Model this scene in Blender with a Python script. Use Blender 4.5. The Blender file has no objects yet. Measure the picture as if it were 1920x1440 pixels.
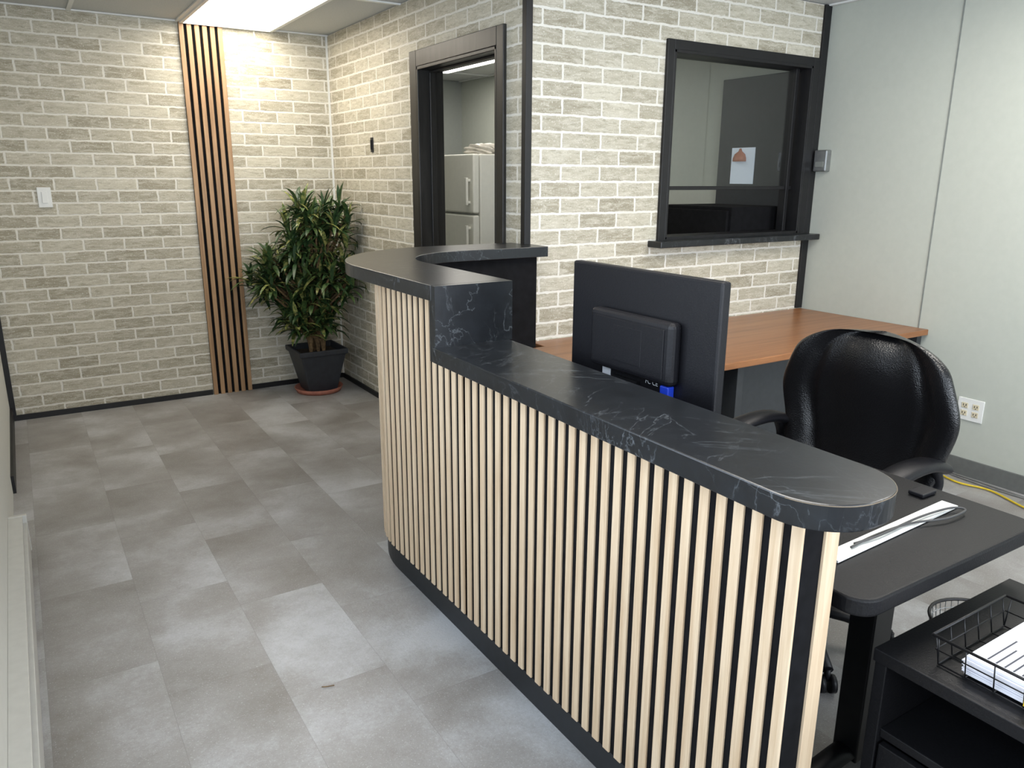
import bpy, bmesh, math, random
import numpy as np
from mathutils import Vector, Matrix
random.seed(7)
SC=bpy.context.scene
COL=SC.collection
SC.view_settings.view_transform='Standard'
Yw=3.065;Xr=4.05;Yb=5.61;Xd=2.005;Zc=2.446;Xl=-0.184;Yf=-2.2;YB=7.4;T=0.12
# ---------------- helpers ----------------
def srgb(r,g,b):
    f=lambda c:(c/255/12.92) if c/255<=0.04045 else ((c/255+0.055)/1.055)**2.4
    return (f(r),f(g),f(b),1)
class NT:
    def __init__(s,name):
        s.m=bpy.data.materials.new(name); s.m.use_nodes=True
        s.t=s.m.node_tree; s.p=s.t.nodes['Principled BSDF']
    def n(s,typ,**k):
        nd=s.t.nodes.new(typ)
        for a,b in k.items(): setattr(nd,a,b)
        return nd
    def l(s,a,b): s.t.links.new(a,b)
    def math(s,op,a,b=None,c=None):
        nd=s.t.nodes.new('ShaderNodeMath'); nd.operation=op
        for i,v in enumerate([a,b,c]):
            if v is None: continue
            if isinstance(v,(int,float)): nd.inputs[i].default_value=v
            else: s.l(v,nd.inputs[i])
        return nd.outputs[0]
    def ramp(s,fac,stops):
        nd=s.t.nodes.new('ShaderNodeValToRGB'); e=nd.color_ramp.elements
        while len(e)<len(stops): e.new(0.5)
        for i,(p,c) in enumerate(stops): e[i].position=p; e[i].color=c
        s.l(fac,nd.inputs[0]); return nd.outputs[0]
    def mix(s,fac,a,b,bt='MIX'):
        nd=s.t.nodes.new('ShaderNodeMix'); nd.data_type='RGBA'; nd.blend_type=bt
        for sock,v in ((nd.inputs[0],fac),(nd.inputs[6],a),(nd.inputs[7],b)):
            if isinstance(v,(int,float,tuple)): sock.default_value=v
            else: s.l(v,sock)
        return nd.outputs[2]
    def obj(s): return s.n('ShaderNodeTexCoord').outputs['Object']
    def mapping(s,vec,scale=(1,1,1),loc=(0,0,0),rot=(0,0,0)):
        nd=s.n('ShaderNodeMapping'); s.l(vec,nd.inputs[0])
        nd.inputs['Scale'].default_value=scale; nd.inputs['Location'].default_value=loc; nd.inputs['Rotation'].default_value=rot
        return nd.outputs[0]
    def noise(s,vec,scale,detail=4,rough=0.5,dist=0):
        nd=s.n('ShaderNodeTexNoise'); s.l(vec,nd.inputs['Vector'])
        nd.inputs['Scale'].default_value=scale; nd.inputs['Detail'].default_value=detail
        nd.inputs['Roughness'].default_value=rough; nd.inputs['Distortion'].default_value=dist
        return nd.outputs['Fac']
    def bump(s,h,strength=0.3,dist=0.01):
        nd=s.n('ShaderNodeBump'); nd.inputs['Strength'].default_value=strength; nd.inputs['Distance'].default_value=dist
        s.l(h,nd.inputs['Height']); s.l(nd.outputs[0],s.p.inputs['Normal'])
    def col(s,c):
        if isinstance(c,tuple): s.p.inputs['Base Color'].default_value=c
        else: s.l(c,s.p.inputs['Base Color'])
    def set(s,**k):
        for a,b in k.items(): s.p.inputs[a.replace('_',' ')].default_value=b
def simple(name,c,rough=0.5,var=0.06,metal=0,bump=0,scale=30,spec=0.5):
    m=NT(name); o=m.obj(); n=m.noise(o,scale,3)
    d=tuple(max(0,x*(1-var*2)) for x in c[:3])+(1,); e=tuple(min(1,x*(1+var*2)) for x in c[:3])+(1,)
    m.col(m.ramp(n,[(0.3,d),(0.7,e)])); m.set(Roughness=rough,Metallic=metal,Specular_IOR_Level=spec)
    if bump: m.bump(n,bump,0.003)
    return m.m
def emis(name,c,st):
    m=NT(name); m.col(c); m.p.inputs['Emission Color'].default_value=c; m.p.inputs['Emission Strength'].default_value=st; return m.m
# ---------------- materials ----------------
def brick_mat(name,axis):
    m=NT(name); o=m.obj(); sp=m.n('ShaderNodeSeparateXYZ'); m.l(o,sp.inputs[0])
    cb=m.n('ShaderNodeCombineXYZ'); m.l(sp.outputs[axis],cb.inputs[0]); m.l(sp.outputs[2],cb.inputs[1])
    v=cb.outputs[0]
    nz=m.n('ShaderNodeTexNoise'); m.l(v,nz.inputs['Vector']); nz.inputs['Scale'].default_value=34; nz.inputs['Detail'].default_value=3
    sub=m.n('ShaderNodeVectorMath',operation='SUBTRACT'); m.l(nz.outputs['Color'],sub.inputs[0]); sub.inputs[1].default_value=(.5,.5,.5)
    sc=m.n('ShaderNodeVectorMath',operation='SCALE'); m.l(sub.outputs[0],sc.inputs[0]); sc.inputs['Scale'].default_value=0.012
    ad=m.n('ShaderNodeVectorMath',operation='ADD'); m.l(v,ad.inputs[0]); m.l(sc.outputs[0],ad.inputs[1])
    br=m.n('ShaderNodeTexBrick'); m.l(ad.outputs[0],br.inputs['Vector'])
    br.offset=0.5; br.squash=1
    br.inputs['Scale'].default_value=1; br.inputs['Brick Width'].default_value=0.232; br.inputs['Row Height'].default_value=0.0742
    br.inputs['Mortar Size'].default_value=0.0070; br.inputs['Mortar Smooth'].default_value=0.35; br.inputs['Bias'].default_value=0.0
    br.inputs['Color1'].default_value=srgb(152,145,126); br.inputs['Color2'].default_value=srgb(192,186,168)
    br.inputs['Mortar'].default_value=srgb(220,217,208)
    st=m.noise(m.mapping(v,(9,42,1)),1,8,0.8,0.6)
    w=m.ramp(st,[(0.46,(0,0,0,1)),(0.60,(1,1,1,1))])
    wf=m.math('MULTIPLY',w,0.55)
    c=m.mix(wf,br.outputs['Color'],srgb(214,209,195))
    dk=m.ramp(m.noise(m.mapping(v,(14,60,1),(3,5,0)),1,7,0.75),[(0.38,(1,1,1,1)),(0.49,(0,0,0,1))])
    notm=m.math('SUBTRACT',1,br.outputs['Fac'])
    c=m.mix(m.math('MULTIPLY',m.math('MULTIPLY',dk,0.48),notm),c,srgb(126,118,96))
    fleck=m.ramp(m.noise(v,130,3),[(0.60,(0,0,0,1)),(0.66,(1,1,1,1))])
    c=m.mix(m.math('MULTIPLY',fleck,0.5),c,srgb(231,228,218))
    m.col(c); m.set(Roughness=0.62)
    hgt=m.math('ADD',m.math('MULTIPLY',notm,1.0),m.math('MULTIPLY',st,0.5))
    m.bump(hgt,0.45,0.006)
    return m.m
M={}
M['brickx']=brick_mat('brick_panel_x',0); M['bricky']=brick_mat('brick_panel_y',1)
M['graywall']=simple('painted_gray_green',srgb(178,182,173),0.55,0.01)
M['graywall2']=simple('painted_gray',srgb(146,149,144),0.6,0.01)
M['whitewall']=simple('painted_offwhite',srgb(205,206,200),0.6,0.01)
M['black']=simple('black_trim',(0.008,0.008,0.009,1),0.45,0.1,spec=.4)
M['blackfelt']=simple('black_backing',(0.004,0.004,0.005,1),0.9,0.2,spec=.2)
M['toe']=simple('toe_kick_black',(0.010,0.012,0.015,1),0.5,0.1)
M['blkplastic']=simple('black_plastic',(0.006,0.006,0.008,1),0.45,0.1,bump=0.15,scale=300,spec=.32)
M['blkdesk']=simple('black_laminate',(0.005,0.005,0.006,1),0.5,0.15,bump=0.2,scale=250,spec=.28)
M['char']=simple('charcoal_laminate',srgb(48,51,54),0.55,0.05)
M['basegray']=simple('baseboard_gray',srgb(98,100,98),0.5,0.04)
M['white']=simple('white_plastic',srgb(222,223,220),0.4,0.01)
M['fridge']=simple('fridge_enamel',srgb(232,231,221),0.35,0.01)
M['heater']=simple('heater_enamel',srgb(186,186,181),0.45,0.02)
M['paper']=simple('paper',srgb(218,218,226),0.8,0.01)
M['terra']=simple('terracotta',srgb(165,105,88),0.7,0.08)
M['soil']=simple('soil',(0.03,0.02,0.012,1),0.95,0.4,bump=0.8,scale=80)
M['bark']=simple('bark',srgb(112,90,62),0.85,0.25,bump=0.6,scale=60)
M['pot']=simple('pot_charcoal',srgb(42,45,51),0.5,0.08)
M['metal']=simple('grey_metal',srgb(150,152,152),0.35,0.05,metal=0.8)
M['yellow']=simple('yellow_cable',srgb(206,178,40),0.5,0.05)
M['graycable']=simple('gray_cable',srgb(112,112,110),0.5,0.05)
M['cord']=simple('dark_gray_cord',srgb(62,62,62),0.5,0.05)
M['blue']=simple('blue_plug',srgb(25,60,190),0.45,0.05)
M['orange']=simple('orange_matte',srgb(190,128,104),0.6,0.05)
M['tan']=simple('laminate_edge',srgb(104,92,76),0.6,0.05)
M['sock']=simple('outlet_ivory',srgb(206,196,170),0.5,0.02)
M['seam']=simple('seam_gray',srgb(120,124,120),0.6,0.02)
M['ink']=simple('printed_ink',srgb(70,72,80),0.7,0.02)
M['labelw']=simple('label_white',srgb(205,208,212),0.6,0.02)
M['bagw']=simple('plastic_bag',srgb(214,208,196),0.5,0.08)
M['darkdoor']=simple('dark_gray_door',srgb(54,57,60),0.5,0.03)
M['trofA']=emis('troffer_diffuser_a',(1.0,0.92,0.79,1),11.5)
M['trofB']=emis('troffer_diffuser_b',(1.0,0.95,0.88,1),15.5)
M['trofC']=emis('troffer_diffuser_c',(1.0,0.95,0.87,1),10)
M['fillD']=emis('added_fill_diffuser',(1.0,0.95,0.87,1),5)
M['paneglow']=emis('emissive_pane',(0.75,0.83,0.95,1),0.15)
# leather
m=NT('black_leather'); o=m.obj(); m.col((0.006,0.006,0.007,1)); m.set(Roughness=0.28)
vo=m.n('ShaderNodeTexVoronoi'); m.l(o,vo.inputs['Vector']); vo.inputs['Scale'].default_value=260
m.bump(m.math('ADD',vo.outputs['Distance'],m.math('MULTIPLY',m.noise(o,9,3),4.0)),0.28,0.003); M['leather']=m.m
# wood
def wood(name,c1,c2,c3,axis_scale,rough=0.5):
    m=NT(name); o=m.obj()
    a=m.noise(m.mapping(o,axis_scale),1,5,0.6,0.4)
    b=m.noise(m.mapping(o,tuple(x*4 for x in axis_scale)),1,4,0.6)
    c=m.ramp(a,[(0.3,c1),(0.5,c2),(0.7,c3)])
    c=m.mix(m.math('MULTIPLY',m.ramp(b,[(0.45,(0,0,0,1)),(0.62,(1,1,1,1))]),0.35),c,c1)
    m.col(c); m.set(Roughness=rough); m.bump(b,0.08,0.002); return m.m
M['oaklight']=wood('pale_oak_slat',srgb(192,165,133),srgb(211,188,158),srgb(222,202,174),(45,45,2.2),0.55)
M['oakwarm']=wood('warm_oak_slat',srgb(140,108,76),srgb(166,132,97),srgb(180,146,109),(45,45,2.2),0.5)
M['desk']=wood('cherry_laminate',srgb(120,77,46),srgb(146,98,62),srgb(159,111,73),(1.6,38,10),0.33)
M['doorwood']=wood('black_stained_wood',(0.006,0.006,0.006,1),(0.012,0.012,0.012,1),(0.024,0.023,0.022,1),(30,30,3),0.4)
# black soapstone laminate
m=NT('black_soapstone'); o=m.obj()
def vein(sc,rot,nsc,wd,dist,loc=(2,3,1)):
    w=m.noise(m.mapping(m.mapping(o,(1,1,1),(0,0,0),rot),sc,loc),nsc,6,0.55,dist)
    v=m.math('ABSOLUTE',m.math('SUBTRACT',w,0.5))
    return m.ramp(v,[(0.0,(1,1,1,1)),(wd*.4,(0.35,0.35,0.35,1)),(wd,(0,0,0,1))])
v1=vein((.7,3.2,1.5),(0.3,0.2,0.75),2.6,0.010,0.25)
v2=vein((.8,4.5,2),(0.1,0.4,-0.5),3.0,0.008,0.2,(7,1,4))
v3=vein((.9,3.8,2),(0.4,0.1,1.9),3.4,0.008,0.2,(1,8,2))
mask=m.ramp(m.noise(o,4.2,3),[(0.44,(0.0,0.0,0.0,1)),(0.62,(1,1,1,1))])
mask2=m.ramp(m.noise(m.mapping(o,(1,1,1),(9,2,5)),4.6,3),[(0.44,(0.0,0.0,0.0,1)),(0.62,(1,1,1,1))])
cl=m.ramp(m.noise(o,18,7,0.7,0.6),[(0.3,srgb(16,18,21)),(0.6,srgb(24,27,31)),(0.85,srgb(36,40,45))])
c=m.mix(m.math('MULTIPLY',m.math('MULTIPLY',v1,mask),0.34),cl,srgb(128,134,140))
c=m.mix(m.math('MULTIPLY',m.math('MULTIPLY',v2,mask2),0.34),c,srgb(122,128,134))
c=m.mix(m.math('MULTIPLY',m.math('MULTIPLY',v3,mask),0.28),c,srgb(122,128,134))
m.col(c); m.set(Roughness=0.28); m.bump(m.noise(o,90,4),0.06,0.002); M['marble']=m.m
# floor
m=NT('vinyl_stone_tile'); o=m.obj(); sp=m.n('ShaderNodeSeparateXYZ'); m.l(o,sp.inputs[0])
cx=m.math('DIVIDE',m.math('SUBTRACT',sp.outputs[0],0.20),0.305); ci=m.math('FLOOR',cx)
ry=m.math('DIVIDE',m.math('ADD',m.math('SUBTRACT',sp.outputs[1],2.835),m.math('MULTIPLY',ci,0.2033)),0.61); ri=m.math('FLOOR',ry)
cb=m.n('ShaderNodeCombineXYZ'); m.l(ci,cb.inputs[0]); m.l(ri,cb.inputs[1]); cb.inputs[2].default_value=3.7
wn=m.n('ShaderNodeTexWhiteNoise'); wn.noise_dimensions='3D'; m.l(cb.outputs[0],wn.inputs['Vector'])
off=m.n('ShaderNodeVectorMath',operation='SCALE'); m.l(wn.outputs['Color'],off.inputs[0]); off.inputs['Scale'].default_value=30
av=m.n('ShaderNodeVectorMath',operation='ADD'); m.l(o,av.inputs[0]); m.l(off.outputs[0],av.inputs[1])
big=m.noise(av.outputs[0],2.4,3,0.5,0.3)
mid=m.noise(av.outputs[0],13,4,0.65,0.2)
fine=m.noise(av.outputs[0],60,6,0.8)
tone=m.math('ADD',m.math('ADD',m.math('MULTIPLY',wn.outputs['Value'],0.12),m.math('MULTIPLY',big,0.9)),m.math('ADD',m.math('MULTIPLY',fine,0.34),m.math('MULTIPLY',mid,0.22)))
c=m.ramp(tone,[(0.58,srgb(124,120,116)),(0.80,srgb(148,146,144)),(1.0,srgb(177,178,180))])
spk=m.ramp(m.noise(o,190,3,0.7),[(0.60,(0,0,0,1)),(0.67,(1,1,1,1))])
c=m.mix(m.math('MULTIPLY',spk,0.42),c,srgb(216,217,220))
spd=m.ramp(m.noise(m.mapping(o,(1,1,1),(4,7,0)),170,3,0.7),[(0.32,(1,1,1,1)),(0.39,(0,0,0,1))])
c=m.mix(m.math('MULTIPLY',spd,0.3),c,srgb(92,88,84))
fx=m.math('FRACT',cx); fy=m.math('FRACT',ry)
def edge(f,w): return m.math('LESS_THAN',m.math('MINIMUM',f,m.math('SUBTRACT',1,f)),w)
ed=m.math('MAXIMUM',edge(fx,0.004),edge(fy,0.002))
c=m.mix(m.math('MULTIPLY',ed,0.25),c,srgb(98,96,94))
m.col(c); m.l(m.ramp(fine,[(0.3,(0.34,)*3+(1,)),(0.7,(0.5,)*3+(1,))]),m.p.inputs['Roughness'])
m.bump(m.math('ADD',m.noise(o,120,4,0.7),m.math('MULTIPLY',fine,0.6)),0.28,0.003); M['floor']=m.m
# ceiling tile
m=NT('ceiling_tile'); o=m.obj(); n1=m.noise(o,160,3,0.7)
m.col(m.ramp(n1,[(0.33,srgb(168,170,168)),(0.45,srgb(192,194,193))])); m.set(Roughness=0.9); m.bump(n1,0.3,0.004); M['ceil']=m.m
# leaves
def leafm(name,a,b):
    m=NT(name); o=m.obj(); m.col(m.ramp(m.noise(o,45,3),[(0.4,a),(0.66,b)])); m.set(Roughness=0.42)
    return m.m
M['leaf1']=leafm('leaf_dark',srgb(34,58,34),srgb(56,84,46)); M['leaf2']=leafm('leaf_mid',srgb(50,78,44),srgb(92,112,60))
M['leaf3']=leafm('leaf_variegated',srgb(78,100,50),srgb(172,166,100))
# glass
m=NT('window_glass'); t=m.t; t.nodes.remove(m.p)
out=[n for n in t.nodes if n.type=='OUTPUT_MATERIAL'][0]
tr=t.nodes.new('ShaderNodeBsdfTransparent'); tr.inputs[0].default_value=(.80,.83,.82,1)
gl=t.nodes.new('ShaderNodeBsdfGlossy'); gl.inputs['Roughness'].default_value=0.02
mx=t.nodes.new('ShaderNodeMixShader'); mx.inputs[0].default_value=0.08; t.links.new(tr.outputs[0],mx.inputs[1]); t.links.new(gl.outputs[0],mx.inputs[2]); t.links.new(mx.outputs[0],out.inputs[0])
M['glass']=m.m
# ---------------- geometry helpers ----------------
def empty(name,loc=(0,0,0)):
    e=bpy.data.objects.new(name,None); e.location=loc; e.empty_display_size=0.1; COL.objects.link(e); return e
def link(ob,parent=None):
    COL.objects.link(ob)
    if parent is not None:
        ob.parent=parent; ob.location=-Vector(parent.location)
    return ob
def fin(name,bm,mats,parent=None,bevel=0,smooth=False,seg=2,subsurf=0):
    bmesh.ops.recalc_face_normals(bm,faces=bm.faces[:])
    me=bpy.data.meshes.new(name); bm.to_mesh(me); bm.free()
    for k in (mats if isinstance(mats,(list,tuple)) else [mats]): me.materials.append(M[k])
    ob=bpy.data.objects.new(name,me); link(ob,parent)
    if bevel:
        b=ob.modifiers.new('bevel','BEVEL'); b.width=bevel; b.segments=seg; b.limit_method='ANGLE'; b.angle_limit=math.radians(35)
    if subsurf:
        s=ob.modifiers.new('sub','SUBSURF'); s.levels=subsurf; s.render_levels=subsurf
    if smooth:
        for p in me.polygons: p.use_smooth=True
    return ob
def addbox(bm,x0,x1,y0,y1,z0,z1,mi=0,rot=None,piv=None):
    vs=[bm.verts.new((x,y,z)) for z in (z0,z1) for (x,y) in ((x0,y0),(x1,y0),(x1,y1),(x0,y1))]
    if rot is not None:
        R=Matrix.Rotation(rot,3,'Z'); p=Vector(piv)
        for v in vs: v.co=R@(v.co-p)+p
    for f in ((0,1,2,3),(4,5,6,7),(0,1,5,4),(1,2,6,5),(2,3,7,6),(3,0,4,7)):
        fc=bm.faces.new([vs[i] for i in f]); fc.material_index=mi
    return vs
def boxes(name,lst,mats,parent=None,bevel=0):
    bm=bmesh.new()
    for b in lst: addbox(bm,*b[:6],mi=(b[6] if len(b)>6 else 0))
    return fin(name,bm,mats,parent,bevel)
def prism(bm,poly,z0,z1,mi=0):
    a=[bm.verts.new((x,y,z0)) for x,y in poly]; b=[bm.verts.new((x,y,z1)) for x,y in poly]; n=len(poly)
    for f in (bm.faces.new(a),bm.faces.new(b)): f.material_index=mi
    for i in range(n):
        f=bm.faces.new((a[i],a[(i+1)%n],b[(i+1)%n],b[i])); f.material_index=mi
def arc(cx,cy,r,a0,a1,n=16):
    return [(cx+r*math.cos(math.radians(a0+(a1-a0)*i/n)),cy+r*math.sin(math.radians(a0+(a1-a0)*i/n))) for i in range(n+1)]
def sweep(bm,pts,rad,seg=10,mi=0,up=(0,0,1),cap=True):
    pts=[Vector(p) for p in pts]; rings=[]
    n=len(pts)
    for i,p in enumerate(pts):
        d=(pts[min(i+1,n-1)]-pts[max(i-1,0)]).normalized()
        u=Vector(up); 
        if abs(d.dot(u))>0.95: u=Vector((1,0,0))
        s=d.cross(u).normalized(); w=s.cross(d).normalized()
        r=rad[i] if isinstance(rad,list) else rad
        rx,rz=(r if isinstance(r,tuple) else (r,r))
        rings.append([bm.verts.new(p+s*rx*math.cos(2*math.pi*k/seg)+w*rz*math.sin(2*math.pi*k/seg)) for k in range(seg)])
    for i in range(n-1):
        for k in range(seg):
            f=bm.faces.new((rings[i][k],rings[i][(k+1)%seg],rings[i+1][(k+1)%seg],rings[i+1][k])); f.material_index=mi; f.smooth=True
    if cap:
        for r in (rings[0],rings[-1]):
            f=bm.faces.new(r); f.material_index=mi
def lathe(bm,cx,cy,prof,seg=32,mi=0,caps=True):
    rings=[[bm.verts.new((cx+r*math.cos(2*math.pi*k/seg),cy+r*math.sin(2*math.pi*k/seg),z)) for k in range(seg)] for r,z in prof]
    for i in range(len(prof)-1):
        for k in range(seg):
            f=bm.faces.new((rings[i][k],rings[i][(k+1)%seg],rings[i+1][(k+1)%seg],rings[i+1][k])); f.material_index=mi; f.smooth=True
    if caps:
        for r in (rings[0],rings[-1]): 
            f=bm.faces.new(r); f.material_index=mi
def smoothpts(pts,n=8):
    pts=[Vector(p) for p in pts]; out=[]
    P=[pts[0]]+pts+[pts[-1]]
    for i in range(1,len(P)-2):
        for k in range(n):
            t=k/n; a,b,c,d=P[i-1],P[i],P[i+1],P[i+2]
            out.append(0.5*((2*b)+(c-a)*t+(2*a-5*b+4*c-d)*t*t+(3*b-a-3*c+d)*t**3))
    out.append(pts[-1]); return out
# ---------------- room shell ----------------
boxes('floor',[(Xl-T,Xr+T,Yf-T,YB+T,-0.1,0)],'floor')
boxes('ceiling',[(Xl-T,Xr+T,Yf-T,YB+T,Zc+0.004,Zc+0.1)],'ceil')
bars=[]
gx=[1.03+0.6*k for k in range(-2,6)]; gy=[5.6-1.22*k for k in range(-1,7)]
for x in gx:
    if Xl<x<Xr: bars.append((x-.012,x+.012,Yf,YB,Zc-.006,Zc+.003))
for y in gy: bars.append((Xl,Xr,y-.012,y+.012,Zc-.0065,Zc+.0025))
boxes('trim_ceiling_grid',bars,'white')
boxes('wall_back',[(Xl-T,Xd+T,Yb,Yb+T,0,Zc)],'brickx')
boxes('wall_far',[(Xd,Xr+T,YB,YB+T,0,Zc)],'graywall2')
# door wall
dY0,dY1,dZ=3.29,4.15,2.09
boxes('wall_door_side',[(Xd,Xd+T,Yw,dY0,0,Zc),(Xd,Xd+T,dY1,Yb,0,Zc),(Xd,Xd+T,dY0,dY1,dZ,Zc),
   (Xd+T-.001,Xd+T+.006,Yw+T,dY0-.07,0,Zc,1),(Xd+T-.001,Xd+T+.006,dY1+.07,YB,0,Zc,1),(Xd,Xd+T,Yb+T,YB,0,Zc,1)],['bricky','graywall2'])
wx0,wx1,wz0,wz1=2.87,3.935,1.19,2.12
boxes('wall_window_side',[(Xd+T,wx0,Yw,Yw+T,0,Zc),(wx1,Xr,Yw,Yw+T,0,Zc),(wx0,wx1,Yw,Yw+T,0,wz0),(wx0,wx1,Yw,Yw+T,wz1,Zc),(Xd+.0005,Xd+T,Yw-.0005,Yw+.01,0,Zc)],'brickx')
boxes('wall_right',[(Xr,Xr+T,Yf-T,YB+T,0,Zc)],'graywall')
lw=[(Xl-T,Xl,2.6,Yb+T,0,Zc),(Xl-T,Xl,Yf-T,-1.7,0,Zc),(Xl-T,Xl,-1.7,2.6,0,0.85),(Xl-T,Xl,-1.7,2.6,2.25,Zc)]
boxes('wall_left',lw,'whitewall')
fw=[(Xl-T,0.1,Yf-T,Yf,0,Zc),(3.7,Xr+T,Yf-T,Yf,0,Zc),(0.1,3.7,Yf-T,Yf,0,.8),(0.1,3.7,Yf-T,Yf,2.3,Zc)]
boxes('wall_front',fw,'whitewall')
def winframe(name,axis,c0,c1,z0,z1,pos,nm=3):
    L=[];w=.05
    xs=[c0,c1-w]+[c0+(c1-c0)*i/nm-w/2 for i in range(1,nm)]
    def bx(a0,a1,q0,q1):
        return (a0,a1,pos-.05,pos,q0,q1) if axis=='x' else (pos-.05,pos,a0,a1,q0,q1)
    for x in xs: L.append(bx(x,x+w,z0,z1))
    L+= [bx(c0,c1,z0,z0+w),bx(c0,c1,z1-w,z1)]
    return boxes(name,L,'black')
winframe('window_1','x',0.1,3.7,.8,2.3,Yf-.03)
winframe('window_2','y',-1.7,2.6,.85,2.25,Xl-.03)
# trims
boxes('baseboard_back',[(Xl,1.03,Yb-.012,Yb,0,.035),(1.305,Xd-.012,Yb-.012,Yb,0,.035)],'black')
boxes('baseboard_door_side',[(Xd-.012,Xd,4.24,Yb,0,.035),(Xd-.012,Xd,3.19,3.225,0,.035)],'black')
boxes('baseboard_left',[(Xl,Xl+.014,4.25,Yb-.012,0,.09)],'black')
boxes('baseboard_right',[(Xr-.012,Xr,Yf,2.24,0,.09)],'basegray')
boxes('trim_corner_left',[(Xl,Xl+.03,Yb-.03,Yb,.035,Zc)],'black')
boxes('trim_corner_outer',[(Xd-.006,Xd+.028,Yw-.007,Yw+.028,.735,Zc)],'black',bevel=.002)
boxes('trim_corner_right',[(Xr-.055,Xr-.001,Yw-.015,Yw,.735,Zc)],'black',bevel=.002)
boxes('trim_corner_inner',[(Xd-.012,Xd,Yb-.012,Yb,.035,Zc)],'white')
boxes('trim_panel_seam',[(Xr-.004,Xr,2.297,2.303,.09,Zc),(Xr-.004,Xr,1.077,1.083,.09,Zc)],'seam')
# door casing
cs=[]
for (y0,y1) in ((dY0-.06,dY0),(dY1,dY1+.085)): cs+=[(Xd-.02,Xd,y0,y1,0,dZ+.085),(Xd+T,Xd+T+.02,y0,y1,0,dZ+.085)]
cs+=[(Xd-.02,Xd,dY0,dY1,dZ,dZ+.085),(Xd+T,Xd+T+.02,dY0,dY1,dZ,dZ+.085)]
cs+=[(Xd-.02,Xd+T+.02,dY0-.001,dY0+.018,0,dZ),(Xd-.02,Xd+T+.02,dY1-.018,dY1+.001,0,dZ),(Xd-.02,Xd+T+.02,dY0,dY1,dZ-.018,dZ),
     (Xd+.05,Xd+.09,dY1-.03,dY1-.018,0,dZ-.018),(Xd+.05,Xd+.09,dY0,dY1,dZ-.03,dZ-.018)]
boxes('door_1',cs,'doorwood',bevel=.003)
# window in brick wall
wi=empty('window_3',(3.4,Yw,1.2))
fr=[(wx0-.045,wx0,Yw-.018,Yw,wz0-.01,wz1+.045),(wx1,wx1+.055,Yw-.018,Yw,wz0-.01,wz1+.045),(wx0,wx1,Yw-.018,Yw,wz1,wz1+.045),
 (wx0-.001,wx0+.015,Yw-.018,Yw+T+.01,wz0,wz1),(wx1-.015,wx1+.001,Yw-.018,Yw+T+.01,wz0,wz1),(wx0,wx1,Yw-.018,Yw+T+.01,wz1-.015,wz1+.001),(wx0,wx1,Yw-.018,Yw+T+.01,wz0-.005,wz0+.015),
 (wx0,wx1,Yw+.05,Yw+.075,1.442,1.462),(wx1-.07,wx1-.045,Yw+.04,Yw+.09,wz0,wz1)]
boxes('frame',fr,'black',wi,bevel=.002)
bm=bmesh.new(); gv=[bm.verts.new(v) for v in ((wx0+.015,Yw+.062,1.462),(wx1-.07,Yw+.062,1.462),(wx1-.07,Yw+.062,wz1-.015),(wx0+.015,Yw+.062,wz1-.015))]; bm.faces.new(gv)
fin('glass_pane',bm,'glass',wi)
boxes('window_sill_ledge',[(2.77,4.035,2.965,Yw+.02,1.155,1.188)],'marble',wi,bevel=.004)
# ---------------- troffers ----------------
def troffer(x0,y0,mat='trofB',lx=.6,ly=1.22):
    e=empty('ceiling_light_panel',(x0+lx/2,y0+ly/2,Zc))
    boxes('diffuser',[(x0+.03,x0+lx-.03,y0+.03,y0+ly-.03,Zc-.012,Zc-.004)],mat,e)
    boxes('frame',[(x0+.01,x0+.03,y0+.01,y0+ly-.01,Zc-.016,Zc+.002),(x0+lx-.03,x0+lx-.01,y0+.01,y0+ly-.01,Zc-.016,Zc+.002),(x0+.03,x0+lx-.03,y0+.01,y0+.03,Zc-.016,Zc+.002),(x0+.03,x0+lx-.03,y0+ly-.03,y0+ly-.01,Zc-.016,Zc+.002)],'white',e)
troffer(1.03,4.38,'trofA'); troffer(1.03,0.72); troffer(2.83,0.72); troffer(3.0,5.6,'trofC'); troffer(2.4,4.0,'fillD')  # last panel is an added fill that brightens the dark back room
# ---------------- wall slat panel ----------------
e=empty('wood_slat_wall_panel',(1.167,Yb,0))
boxes('backing',[(1.035,1.299,Yb-.009,Yb,0,Zc-.002)],'blackfelt',e)
sl=[]
p=(0.264-.028)/5
for i in range(6): sl.append((1.035+i*p,1.035+i*p+.028,Yb-.024,Yb-.009,0,Zc-.002))
boxes('slats',sl,'oakwarm',e,bevel=.001)
# ---------------- reception counter ----------------
rc=empty('reception_counter',(1.15,1.7,0))
XI=1.20; YE=.767
DEP=.006
bo=DEP
ou=[(XI,YE+bo),(1.09+bo,YE+bo)]+arc(1.585,2.58,.495-bo,180,90,24)+[(2.0,3.075-bo)]
low_o=[q for q in ou if q[1]<2.0]; hi_o=[(1.09+bo,2.0)]+[q for q in ou if q[1]>=2.0]
zl,zh,th=1.02,1.20,.046
bm=bmesh.new()
prism(bm,low_o+[(1.09+bo,2.02),(XI,2.02)],.095,zl-th)
inner=[(2.0,2.955)]+arc(1.585,2.58,.375,90,180,20)
prism(bm,hi_o+inner+[(1.21,2.0)],.095,zh-th)
fin('body_core',bm,'blackfelt',rc)
bm=bmesh.new(); prism(bm,[(XI,YE+.015),(1.103,YE+.015)]+arc(1.585,2.58,.482,180,90,24)+[(2.0,3.062),(2.0,2.975)]+arc(1.585,2.58,.395,90,180,16)+[(1.19,2.0),(1.19,YE+.03)],0,.097)
fin('toe_kick',bm,'toe',rc)
slats=[]
sw=.0242; pitch=(2.0-.009-sw-(YE+.004))/27.0
y=YE+.004+sw/2
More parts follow.
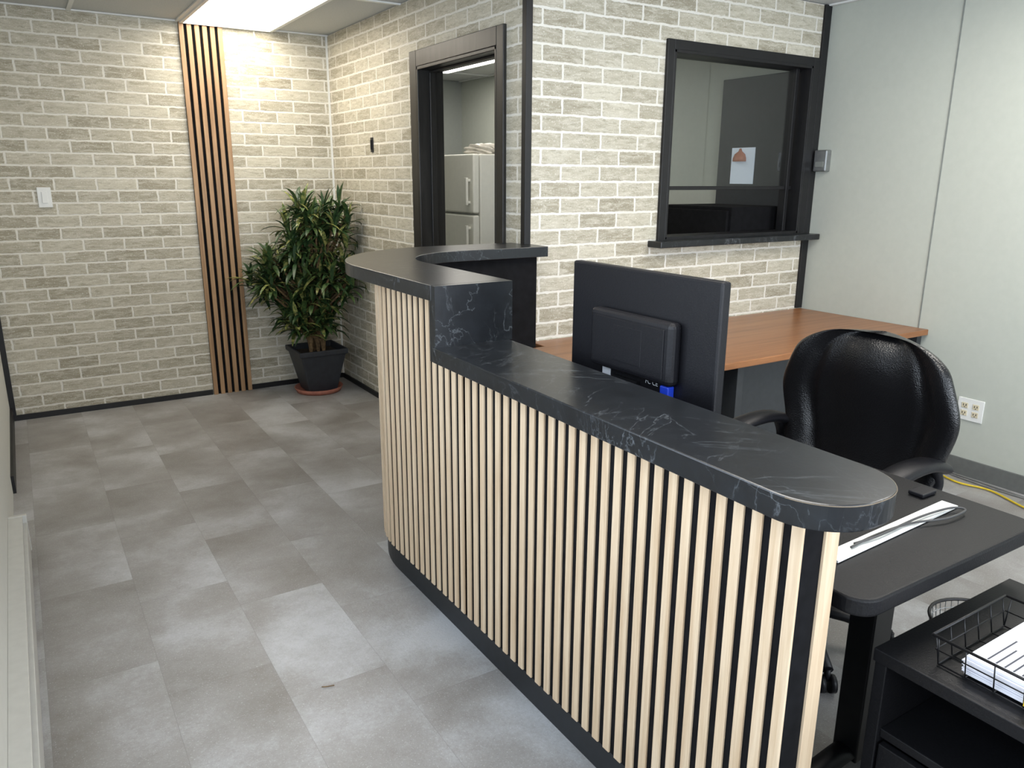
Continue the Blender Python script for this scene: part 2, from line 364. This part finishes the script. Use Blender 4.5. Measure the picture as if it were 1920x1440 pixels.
while y<2.58:
    zt=(zl if y<1.999 else zh)-th
    slats.append(([(1.09+DEP,y-sw/2),(1.09+DEP,y+sw/2),(1.09,y+sw/2),(1.09,y-sw/2)],zt)); y+=pitch
a=(y-2.58)/.495
def pp_(r,t): return (1.585-r*math.cos(t),2.58+r*math.sin(t))
while a<math.pi/2:
    h=sw/2/.495
    slats.append(([pp_(.495-DEP,a-h),pp_(.495-DEP,a+h),pp_(.495,a+h),pp_(.495,a-h)],zh-th)); a+=pitch/.495
x=1.585+(a-math.pi/2)*.495
while x<1.98:
    slats.append(([(x-sw/2,3.075-DEP),(x+sw/2,3.075-DEP),(x+sw/2,3.075),(x-sw/2,3.075)],zh-th)); x+=pitch
slats.append(([(1.152,YE),(1.192,YE),(1.192,YE+DEP),(1.152,YE+DEP)],zl-th))
bm=bmesh.new()
for q,zt in slats: prism(bm,q,.097,zt)
fin('slats',bm,'oaklight',rc,bevel=.0008)
rr=.108; x0n,x1n,y0n=.962,1.198,.632
low=[(.982,1.99)]+arc(x0n+rr,y0n+rr,rr,180,270,14)+arc(x1n-rr,y0n+rr,rr,270,360,14)+[(1.24,1.99)]
bm=bmesh.new(); prism(bm,low,zl-th,zl); fin('countertop_low',bm,'marble',rc,bevel=.003)
bm=bmesh.new(); pp=[(x,y,zl-.0022) for x,y in arc(x0n+rr,y0n+rr,rr+.0001,190,270,14)+arc(x1n-rr,y0n+rr,rr+.0001,270,350,14)]
sweep(bm,pp,.0009,6,cap=True); fin('laminate_edge_line',bm,'tan',rc)
hi=[(.985,1.998)]+arc(1.585,2.58,.60,180,90,28)+[(2.002,3.18),(2.002,3.058),(2.035,3.058),(2.035,2.915)]+arc(1.585,2.58,.335,90,180,24)+[(1.25,1.998)]
bm=bmesh.new(); prism(bm,hi,zh-th,zh); fin('countertop_high',bm,'marble',rc,bevel=.002)
boxes('riser_block',[(.986,1.249,1.975,1.9985,zl-.001,zh-.0003),(.986,1.089,1.9985,2.012,zl-.001,zh-th+.0005),(.986,1.089,1.975,2.012,zl-th,zl-.001)],'marble',rc)
# ---------------- wooden desk ----------------
dk=empty('wooden_desk',(3.2,2.6,0))
bm=bmesh.new(); prism(bm,[(1.7,2.24),(4.045,2.24),(4.045,3.06),(2.04,3.06),(2.04,2.94),(1.7,2.94)],.70,.731)
fin('desk_top',bm,'desk',dk,bevel=.004)
boxes('pedestals',[(2.62,2.66,2.27,2.98,0,.70),(4.0,4.04,2.27,3.04,0,.70),(1.75,4.0,2.9,2.92,.05,.70),(1.72,1.75,2.27,2.92,0,.70),(2.66,3.10,2.33,2.9,.04,.70)],'char',dk,bevel=.002)
# ---------------- black standing desk ----------------
sd=empty('black_standing_desk',(1.57,1.35,0))
def rrect(x0,x1,y0,y1,r,n=8):
    return arc(x0+r,y0+r,r,180,270,n)+arc(x1-r,y0+r,r,270,360,n)+arc(x1-r,y1-r,r,0,90,n)+arc(x0+r,y1-r,r,90,180,n)
bm=bmesh.new(); prism(bm,rrect(1.235,1.90,.725,2.05,.05),.702,.74); fin('desk_top',bm,'blkdesk',sd,bevel=.006,seg=3)
L=[]
for y in (.98,1.8):
    L+=[(1.66,1.74,y-.035,y+.035,.03,.66),(1.30,1.85,y-.03,y+.03,.665,.702)]
L+=[(1.66,1.70,.98,1.8,.62,.66)]
boxes('frame',L,'black',sd,bevel=.004)
bm=bmesh.new()
for y in (.98,1.8): sweep(bm,smoothpts([(1.36,y,.02),(1.5,y,.03),(1.68,y,.05),(1.82,y,.03),(1.95,y,.02)]),(.032,.02),10)
fin('feet',bm,'black',sd)
boxes('small_desk_controller',[(1.80,1.86,.95,.99,.7415,.752)],'blkplastic',None,bevel=.003)
bm=bmesh.new()
a=Vector((1.33,.872,.7445)); b=Vector((1.82,.895,.7445)); d=(b-a).normalized(); n=Vector((-d.y,d.x,0))*.019
vs=[bm.verts.new(v+Vector((0,0,z))) for z in (-.0025,.002) for v in (a-n,b-n,b+n,a+n)]
for f in ((0,1,2,3),(4,5,6,7),(0,1,5,4),(1,2,6,5),(2,3,7,6),(3,0,4,7)): bm.faces.new([vs[i] for i in f])
fin('white_ruler_strip',bm,'white')
bm=bmesh.new(); sweep(bm,smoothpts([(1.40,.872,.751),(1.50,.880,.751),(1.62,.874,.751),(1.72,.845,.751),(1.80,.848,.751),(1.78,.872,.752),(1.66,.880,.753),(1.50,.872,.753),(1.42,.878,.752)]),.0026,8)
fin('gray_cord',bm,'cord')
# ---------------- monitor ----------------
mo=empty('computer_monitor',(1.36,1.5,.74))
boxes('panel_shell',[(1.335,1.365,1.22,1.785,.92,1.274)],'blkplastic',mo,bevel=.006)
boxes('screen',[(1.365,1.367,1.235,1.77,.94,1.26)],'black',mo)
bm=bmesh.new(); addbox(bm,1.298,1.336,1.335,1.655,1.003,1.163); fin('rear_housing',bm,'blkplastic',mo,bevel=.014,seg=3)
boxes('housing_plate',[(1.295,1.299,1.36,1.63,1.02,1.145),(1.2945,1.3,1.44,1.55,1.035,1.13)],'blkplastic',mo,bevel=.001)
boxes('stand',[(1.37,1.40,1.46,1.54,.745,1.1),(1.27,1.5,1.38,1.62,.741,.755)],'blkplastic',mo,bevel=.004)
boxes('video_plug',[(1.312,1.334,1.352,1.382,.968,1.0)],'blue',mo,bevel=.003)
boxes('sticker',[(1.333,1.3345,1.60,1.635,.965,.995)],'labelw',mo)
boxes('port_strip',[(1.322,1.335,1.48,1.58,.965,.985)],'black',mo)
def text(s,loc,size,mat,parent,rot):
    c=bpy.data.curves.new('txt','FONT'); c.body=s; c.size=size; c.extrude=.0003
    ob=bpy.data.objects.new('lettering',c); COL.objects.link(ob); ob.data.materials.append(M[mat]); ob.rotation_euler=rot
    ob.parent=parent; ob.location=Vector(loc)-Vector(parent.location); return ob
text('FC CE',(1.3345,1.46,.986),.018,'labelw',mo,(math.pi/2,0,-math.pi/2))
# ---------------- office chair ----------------
ch=empty('office_chair',(2.1,1.44,0))
def interp(v,tab):
    for i in range(len(tab)-1):
        if v<=tab[i+1][0]:
            t=(v-tab[i][0])/(tab[i+1][0]-tab[i][0]); t=t*t*(3-2*t); return tab[i][1]+(tab[i+1][1]-tab[i][1])*t
    return tab[-1][1]
bm=bmesh.new(); NU,NV=36,36; F=[];B=[]
Wt=[(0,.20),(.3,.28),(.6,.312),(.85,.280),(1,.255)]
for j in range(NV+1):
    v=0.5-0.5*math.cos(math.pi*j/NV)
    top=max(0,(v-.70)/.30); bot=max(0,(.14-v)/.14)
    w=interp(v,Wt)*max(0,(1-top**3.0))**(1/3.0)*max(0,1-bot**2.4)**(1/2.4)
    z=.47+.56*v
    xc=2.24+.11*v+.03*math.sin(v*math.pi*1.6)
    fr_,bk_=[],[]
    for i in range(NU+1):
        u=-math.cos(math.pi*i/NU); au=abs(u)
        pr=max(0,1-au**4)**.5*max(0,1-abs(2*v-1)**5)**.5
        gp=.62-.10*math.cos(v*math.pi*1.5)*.5
        groove=.026*math.exp(-((au-gp)/.045)**2)*(1-max(0,(v-.82)/.18))
        yy=1.425+u*w
        curve=-.06*u*u
        fr_.append(bm.verts.new((xc+curve-pr*(.055+.014*math.cos(au*5.4))+groove*pr,yy,z)))
        bk_.append(bm.verts.new((xc+curve+pr*.038,yy,z)))
    F.append(fr_);B.append(bk_)
for G in (F,B):
    for j in range(NV):
        for i in range(NU):
            bm.faces.new((G[j][i],G[j][i+1],G[j+1][i+1],G[j+1][i]))
bmesh.ops.remove_doubles(bm,verts=bm.verts[:],dist=.0004)
fin('backrest',bm,'leather',ch,smooth=True,subsurf=1)
def cushion(name,x0,x1,y0,y1,z0,z1,mat):
    bm=bmesh.new(); bmesh.ops.create_cube(bm,size=2)
    bmesh.ops.subdivide_edges(bm,edges=bm.edges[:],cuts=9,use_grid_fill=True)
    for v in bm.verts:
        c=v.co.copy(); e=5.0
        L=(abs(c.x)**e+abs(c.y)**e)**(1/e) or 1
        m_=max(abs(c.x),abs(c.y)); k=m_/L if L>0 else 1
        x,y=c.x*k,c.y*k
        zf=(1-min(1,max(abs(x),abs(y)))**6*.55)
        z=c.z*zf
        v.co=Vector(((x0+x1)/2+x*(x1-x0)/2,(y0+y1)/2+y*(y1-y0)/2,(z0+z1)/2+z*(z1-z0)/2))
    return fin(name,bm,mat,ch,smooth=True,subsurf=1)
cushion('seat_cushion',1.79,2.27,1.18,1.70,.42,.54,'leather')
for sgn,nm in ((-1,'armrest_1'),(1,'armrest_2')):
    y=1.44+sgn*.285
    bm=bmesh.new()
    sweep(bm,smoothpts([(1.95,y,.650),(1.98,y,.672),(2.08,y,.69),(2.18,y,.688),(2.26,y,.665)]),[(.022,.012)]+[(.043,.020)]*31+[(.036,.018)],14)
    sweep(bm,smoothpts([(2.22,y,.675),(2.25,y-sgn*.0,.60),(2.18,y-sgn*.02,.50),(2.08,y-sgn*.06,.42)]),(.020,.016),10)
    sweep(bm,smoothpts([(1.99,y,.665),(1.96,y,.60),(1.99,y-sgn*.02,.50),(2.08,y-sgn*.06,.42)]),(.020,.016),10)
    fin(nm,bm,'blkplastic',ch,smooth=True)
bm=bmesh.new()
addbox(bm,1.93,2.15,1.30,1.58,.385,.425)
sweep(bm,[(2.05,1.44,.39),(2.05,1.44,.12)],.026,16)
sweep(bm,[(2.05,1.44,.20),(2.05,1.44,.10)],.035,16)
sweep(bm,smoothpts([(2.1,1.44,.40),(2.26,1.44,.41),(2.31,1.44,.5),(2.30,1.44,.62)]),(.035,.012),10)
for k in range(5):
    a=math.radians(72*k+20); cx,cy=2.05+.29*math.cos(a),1.44+.29*math.sin(a)
    sweep(bm,[(2.05,1.44,.13),(2.05+.15*math.cos(a),1.44+.15*math.sin(a),.11),(cx,cy,.075)],[(.03,.022),(.024,.018),(.018,.014)],10)
    for q in (-.016,.016):
        ox,oy=-math.sin(a)*q,math.cos(a)*q
        sweep(bm,[(cx+ox*.5,cy+oy*.5,.028),(cx+ox*1.6,cy+oy*1.6,.028)],.028,14)
    sweep(bm,[(cx,cy,.08),(cx,cy,.04)],.01,8)
fin('base',bm,'blkplastic',ch)
# ---------------- black cabinet + tray ----------------
cb_=empty('black_printer_stand',(1.6,.4,0))
cx0,cx1,cy0,cy1=1.335,1.86,.06,.755
boxes('carcass',[(cx0,cx1,cy0,cy1,.572,.60),(cx0+.01,cx1,cy0,cy0+.025,.04,.572),(cx0+.01,cx1,cy1-.025,cy1,.04,.572),(cx0+.01,cx1,cy0+.025,cy1-.025,.06,.085),(cx0+.02,cx1,cy0+.025,cy1-.025,.40,.42),(cx1-.012,cx1,cy0,cy1,.04,.572),
   (cx0+.012,cx0+.03,cy0+.03,cy1-.03,.09,.39)],'blkdesk',cb_,bevel=.002)
bm=bmesh.new()
for x in (cx0+.05,cx1-.05):
    for y in (cy0+.05,cy1-.05): sweep(bm,[(x-.01,y,.02),(x+.01,y,.02)],.02,14); sweep(bm,[(x,y,.02),(x,y,.045)],.006,8)
fin('casters',bm,'black',cb_)
tr_=empty('wire_paper_tray',(1.5,.48,.6))
tx0,tx1,ty0,ty1=1.385,1.63,.30,.655
bm=bmesh.new()
def ring(z,g,r):
    pts=[(tx0-g,ty0-g,z),(tx1+g,ty0-g,z),(tx1+g,ty1+g,z),(tx0-g,ty1+g,z),(tx0-g,ty0-g,z)]
    for i in range(4): sweep(bm,[pts[i],pts[i+1]],r,8)
ring(.604,0,.0018); ring(.665,.012,.0028); ring(.635,.006,.0014)
for i in range(8):
    y=ty0+(ty1-ty0)*i/7
    for x,g in ((tx0,-.012),(tx1,.012)): sweep(bm,[(x,y,.604),(x+g,y,.665)],.0014,6)
    sweep(bm,[(tx0,y,.604),(tx1,y,.604)],.0014,6)
for i in range(6):
    x=tx0+(tx1-tx0)*i/5
    for y,g in ((ty0,-.012),(ty1,.012)): sweep(bm,[(x,y,.604),(x,y+g,.665)],.0014,6)
    sweep(bm,[(x,ty0,.604),(x,ty1,.604)],.0014,6)
fin('wire_basket',bm,'black',tr_)
boxes('yellow_tag',[(tx0-.011,tx0-.007,.485,.50,.615,.63)],'yellow',tr_)
bm=bmesh.new()
for i in range(11):
    j=random.uniform(-.004,.004); k=random.uniform(-.004,.004)
    addbox(bm,tx0+.012+j,tx0+.228+j,.335+k,.615+k,.606+i*.0032,.606+i*.0032+.0026,rot=math.radians(random.uniform(-1.5,1.5)),piv=(1.5,.48,0))
fin('paper_stack',bm,'paper',tr_)
L=[]
for i in range(16):
    y=.36+i*.015
    if i in (3,4,9): continue
    L.append((tx0+.035,tx0+.035+random.uniform(.05,.15),y,y+.003,.6408,.6412))
boxes('printed_lines',L,'ink',tr_)
# wastebasket behind stand
wb=empty('mesh_wastebasket',(2.17,.93,0))
bm=bmesh.new(); lathe(bm,2.17,.93,[(.095+.035*i/12,.012+.27*i/12) for i in range(13)],40,caps=False)
ob=fin('mesh_wall',bm,'metal',wb); md=ob.modifiers.new('wire','WIREFRAME'); md.thickness=.003
bm=bmesh.new(); lathe(bm,2.17,.93,[(.098,0),(.098,.012)],40)
for z,r in ((.284,.131),): sweep(bm,[(2.17+r*math.cos(t*math.pi/18),.93+r*math.sin(t*math.pi/18),z) for t in range(37)],.005,8)
fin('rim_and_base',bm,'black',wb)
bm=bmesh.new(); addbox(bm,2.11,2.22,.90,.96,.10,.27,rot=.6,piv=(2.17,.93,0)); addbox(bm,2.12,2.20,.87,.90,.10,.25,rot=-.4,piv=(2.17,.93,0)); fin('discarded_paper',bm,'paper',wb)
bm=bmesh.new(); sweep(bm,smoothpts([(.60,2.02,.003),(.615,2.01,.005),(.635,2.008,.003)]),.0015,6); fin('twig_debris',bm,'bark')
# ---------------- plant ----------------
pl=empty('potted_croton_plant',(1.71,5.33,0)); px,py=1.71,5.33
bm=bmesh.new(); lathe(bm,px,py,[(.10,0),(.155,0),(.172,.035),(.163,.035),(.148,.012),(.02,.012)],36); fin('saucer',bm,'terra',pl)
bm=bmesh.new()
def sq(h,z): return [bm.verts.new((px+sx*h,py+sy*h,z)) for sx,sy in ((-1,-1),(1,-1),(1,1),(-1,1))]
R_=[sq(.102,.014),sq(.160,.285),sq(.174,.288),sq(.176,.325),sq(.160,.325),sq(.155,.26)]
bm.faces.new(R_[0])
for i in range(5):
    for k in range(4): bm.faces.new((R_[i][k],R_[i][(k+1)%4],R_[i+1][(k+1)%4],R_[i+1][k]))
fin('pot',bm,'pot',pl,bevel=.006)
bm=bmesh.new(); addbox(bm,px-.149,px+.149,py-.149,py+.149,.25,.285); fin('soil',bm,'soil',pl)
rt=Vector((.845,-.535,0)); bk=Vector((.535,.845,0))
tips=[]
def addtips(c,r,n):
    k=0
    while k<n:
        v=Vector([random.uniform(-1,1) for _ in range(3)])
        if v.length>1 or v.length<.35: continue
        p=Vector(c)+rt*(v.x*r[0])+bk*(v.y*r[1])+Vector((0,0,v.z*r[2]))
        p.x=min(p.x,Xd-.10); p.y=min(p.y,Yb-.10)
        tips.append(p); k+=1
ctr=Vector((1.69,5.27,0))
addtips(ctr+rt*.07+Vector((0,0,1.19)),(.26,.17,.19),26)
addtips(ctr-rt*.05+Vector((0,0,.86)),(.40,.22,.22),48)
addtips(ctr+rt*.02+Vector((0,0,.62)),(.28,.18,.14),20)
bm=bmesh.new()
stems=[(px-.05,py-.03),(px+.04,py-.04),(px,py+.05),(px+.01,py-.01)]
for i,t in enumerate(tips):
    s=stems[i%4]; j=Vector((s[0]+(t.x-s[0])*.15,s[1]+(t.y-s[1])*.15,.28+(t.z-.28)*.45))
    sweep(bm,smoothpts([(s[0],s[1],.27),j,(t.x*.8+j.x*.2,t.y*.8+j.y*.2,t.z-.07),t],4),[.011]*5+[.008]*4+[.005]*4,6)
fin('stems',bm,'bark',pl)
bm=bmesh.new()
for t in tips:
    nl=random.randint(14,20); ph=random.random()*6
    for k in range(nl):
        a=ph+k*2.4; el=math.radians(random.uniform(-15,70)) if k>3 else math.radians(random.uniform(60,85))
        L_=random.uniform(.12,.20); W_=random.uniform(.011,.018)
        base=t+Vector((0,0,-random.uniform(0,.10)))
        dv=Vector((math.cos(a)*math.cos(el),math.sin(a)*math.cos(el),math.sin(el)))
        side=dv.cross(Vector((0,0,1))); side=side.normalized() if side.length>1e-3 else Vector((1,0,0))
        mi=random.choices([0,1,2],[.40,.36,.24])[0]
        prev=None; pos=base.copy(); d=dv.copy(); N=5
        for q in range(N+1):
            f=q/N; wd=W_*(math.sin(math.pi*min(1,f*.92+.08))**.7)
            nn=side.cross(d)
            vs=[bm.verts.new(pos+side*wd+nn*wd*.35),bm.verts.new(pos),bm.verts.new(pos-side*wd+nn*wd*.35)]
            for v in vs:
                v.co.x=min(v.co.x,Xd-.008-random.random()*.004); v.co.y=min(v.co.y,Yb-.008-random.random()*.004)
            if prev:
                for z in (0,1):
                    fc=bm.faces.new((prev[z],prev[z+1],vs[z+1],vs[z])); fc.material_index=mi; fc.smooth=True
            prev=vs; pos=pos+d*(L_/N); d=(d+Vector((0,0,-.24))).normalized()
me=bpy.data.meshes.new('leaves'); bm.to_mesh(me); bm.free()
for k in ('leaf1','leaf2','leaf3'): me.materials.append(M[k])
link(bpy.data.objects.new('leaves',me),pl)
# ---------------- small wall items ----------------
ls=empty('light_switch',(.175,Yb,1.37))
boxes('plate',[(.135,.21,Yb-.008,Yb,1.31,1.43)],'white',ls,bevel=.003)
boxes('rocker',[(.157,.188,Yb-.013,Yb-.008,1.335,1.405)],'white',ls,bevel=.002)
bk_=empty('wall_bracket',(Xd,4.86,1.7))
boxes('bracket_plate',[(Xd-.008,Xd,4.84,4.875,1.655,1.745)],'black',bk_,bevel=.002)
boxes('bracket_slot',[(Xd-.014,Xd-.008,4.85,4.865,1.67,1.73)],'blkplastic',bk_,bevel=.002)
th_=empty('thermostat',(Xr,2.99,1.6))
boxes('cover',[(Xr-.045,Xr,2.955,3.04,1.545,1.665)],'metal',th_,bevel=.006)
boxes('dial_plate',[(Xr-.049,Xr-.045,2.97,3.025,1.57,1.60)],'seam',th_,bevel=.001)
ot=empty('wall_outlet',(Xr,1.965,.355))
boxes('plate',[(Xr-.007,Xr,1.90,2.03,.295,.412)],'white',ot,bevel=.002)
bm=bmesh.new(); bm2=bmesh.new()
for y in (1.937,1.993):
    for z in (.333,.374):
        addbox(bm,Xr-.010,Xr-.007,y-.016,y+.016,z-.014,z+.014)
        addbox(bm2,Xr-.011,Xr-.0099,y-.008,y-.005,z-.003,z+.007); addbox(bm2,Xr-.011,Xr-.0099,y+.005,y+.008,z-.003,z+.007); addbox(bm2,Xr-.011,Xr-.0099,y-.002,y+.002,z-.010,z-.006)
fin('sockets',bm,'sock',ot,bevel=.003); fin('slots',bm2,'black',ot)
bm=bmesh.new(); sweep(bm,smoothpts([(3.98,2.2,.008),(3.95,2.05,.008),(3.90,1.9,.008),(3.93,1.75,.008),(3.85,1.55,.008),(3.80,1.3,.008),(3.9,1.0,.008)]),.005,8); fin('yellow_extension_cord',bm,'yellow')
bm=bmesh.new(); sweep(bm,smoothpts([(4.0,2.2,.006),(3.99,2.0,.006),(3.97,1.8,.006),(3.97,1.5,.006),(3.9,1.2,.006),(3.96,.9,.006)]),.004,8)
sweep(bm,smoothpts([(4.02,2.2,.006),(4.01,1.9,.006),(3.99,1.6,.006),(4.0,1.2,.006)]),.004,8); fin('gray_network_cable',bm,'graycable')
# heater
he=empty('baseboard_heater',(Xl,1.5,0))
boxes('cover',[(Xl,Xl+.05,-1.0,3.5,.155,.17),(Xl+.045,Xl+.062,-1.0,3.5,.03,.14),(Xl,Xl+.064,3.48,3.5,.015,.172),(Xl,Xl+.064,-1.0,-.98,.015,.172),(Xl,Xl+.012,-1.0,3.5,.015,.155),(Xl+.02,Xl+.058,-1,3.5,.015,.022)],'heater',he,bevel=.002)
boxes('fins',[(Xl+.014,Xl+.042,-.9,3.4,.06,.10)],'metal',he)
# ---------------- back room ----------------
fg=empty('refrigerator',(3.25,5.5,0))
fx,fy=2.92,5.17
boxes('body',[(fx+.06,fx+.72,fy,fy+.74,.03,1.67)],'fridge',fg,bevel=.01)
boxes('doors',[(fx,fx+.055,fy,fy+.74,.06,1.225),(fx,fx+.055,fy,fy+.74,1.24,1.67)],'fridge',fg,bevel=.012)
boxes('handles',[(fx-.04,fx-.02,fy+.04,fy+.07,1.30,1.50),(fx-.04,fx-.02,fy+.04,fy+.07,.85,1.15)]+[(fx-.03,fx+.01,fy+.045,fy+.065,z,z+.02) for z in (1.31,1.47,.87,1.12)],'fridge',fg,bevel=.004)
boxes('base_grille',[(fx+.05,fx+.7,fy+.02,fy+.72,0,.03)],'black',fg)
bm=bmesh.new(); vs=[bm.verts.new(v) for v in ((fx-.003,fy+.45,1.36),(fx-.003,fy+.60,1.42),(fx-.003,fy+.54,1.32))]; bm.faces.new(vs); fin('taped_note',bm,'orange',fg)
pb=empty('plastic_bag',(3.2,5.4,1.67)); bm=bmesh.new(); bmesh.ops.create_icosphere(bm,subdivisions=4,radius=1)
for v in bm.verts:
    c=v.co; r=1+.18*math.sin(c.x*7+c.y*5)+.12*math.sin(c.z*11+c.x*9)
    v.co=Vector((3.12+c.x*.13*r,5.36+c.y*.11*r,max(1.671,1.70+c.z*.05*r)))
fin('bag_body',bm,'bagw',pb,smooth=True)
dd=empty('door_2',(Xr,3.5,0))
boxes('leaf',[(Xr-.03,Xr,3.2,3.80,0,2.12)],'darkdoor',dd,bevel=.003)
boxes('bright_pane',[(Xr-.034,Xr-.03,3.49,3.68,1.47,1.695)],'paneglow',dd)  # pale emissive panel fixed to the solid leaf, nothing behind it
bm=bmesh.new(); lathe(bm,Xr-.045,3.60,[(.045,1.61),(.044,1.63),(.034,1.655),(.012,1.672),(.006,1.69)],20); fin('orange_dome',bm,'orange',dd)  # small orange dome set against the emissive panel
boxes('black_filing_cabinet',[(3.55,Xr-.035,3.22,3.80,0,1.34),(3.53,3.55,3.24,3.78,.05,.45),(3.53,3.55,3.24,3.78,.47,.87),(3.53,3.55,3.24,3.78,.89,1.32)],'blackfelt',None,bevel=.004)
# ---------------- lights / world ----------------
def area(name,loc,rot,sx,sy,power,color):
    l=bpy.data.lights.new(name,'AREA'); l.shape='RECTANGLE'; l.size=sx; l.size_y=sy; l.energy=power; l.color=color
    o=bpy.data.objects.new(name,l); o.location=loc; o.rotation_euler=rot; COL.objects.link(o); return o
area('daylight_front',(1.9,Yf-.2,1.55),(math.radians(90),0,0),3.6,1.5,190,(.84,.91,1.0))
area('daylight_side',(Xl-.2,.45,1.55),(math.radians(90),0,math.radians(-90)),4.2,1.4,100,(.78,.88,1.0))
w=bpy.data.worlds.new('sky_world'); SC.world=w; w.use_nodes=True
bg=w.node_tree.nodes['Background']; sk=w.node_tree.nodes.new('ShaderNodeTexSky'); sk.sky_type='HOSEK_WILKIE'; sk.turbidity=6
w.node_tree.links.new(sk.outputs[0],bg.inputs[0]); bg.inputs[1].default_value=0.6
# ---------------- camera ----------------
f=1447.5;p,y,r=[math.radians(a) for a in (14.950,32.317,0.312)]
Fv=Vector((math.sin(y)*math.cos(p),math.cos(y)*math.cos(p),-math.sin(p)))
ri=Vector((math.cos(y),-math.sin(y),0)); up=ri.cross(Fv)
Rv=ri*math.cos(r)+up*math.sin(r); Uv=up*math.cos(r)-ri*math.sin(r)
cd=bpy.data.cameras.new('camera'); cd.sensor_width=36; cd.sensor_fit='HORIZONTAL'; cd.lens=f*36/1920; cd.clip_start=.02
co=bpy.data.objects.new('camera',cd); COL.objects.link(co)
mt=Matrix(((Rv.x,Uv.x,-Fv.x,0),(Rv.y,Uv.y,-Fv.y,0),(Rv.z,Uv.z,-Fv.z,1.5),(0,0,0,1)))
co.matrix_world=mt; SC.camera=co
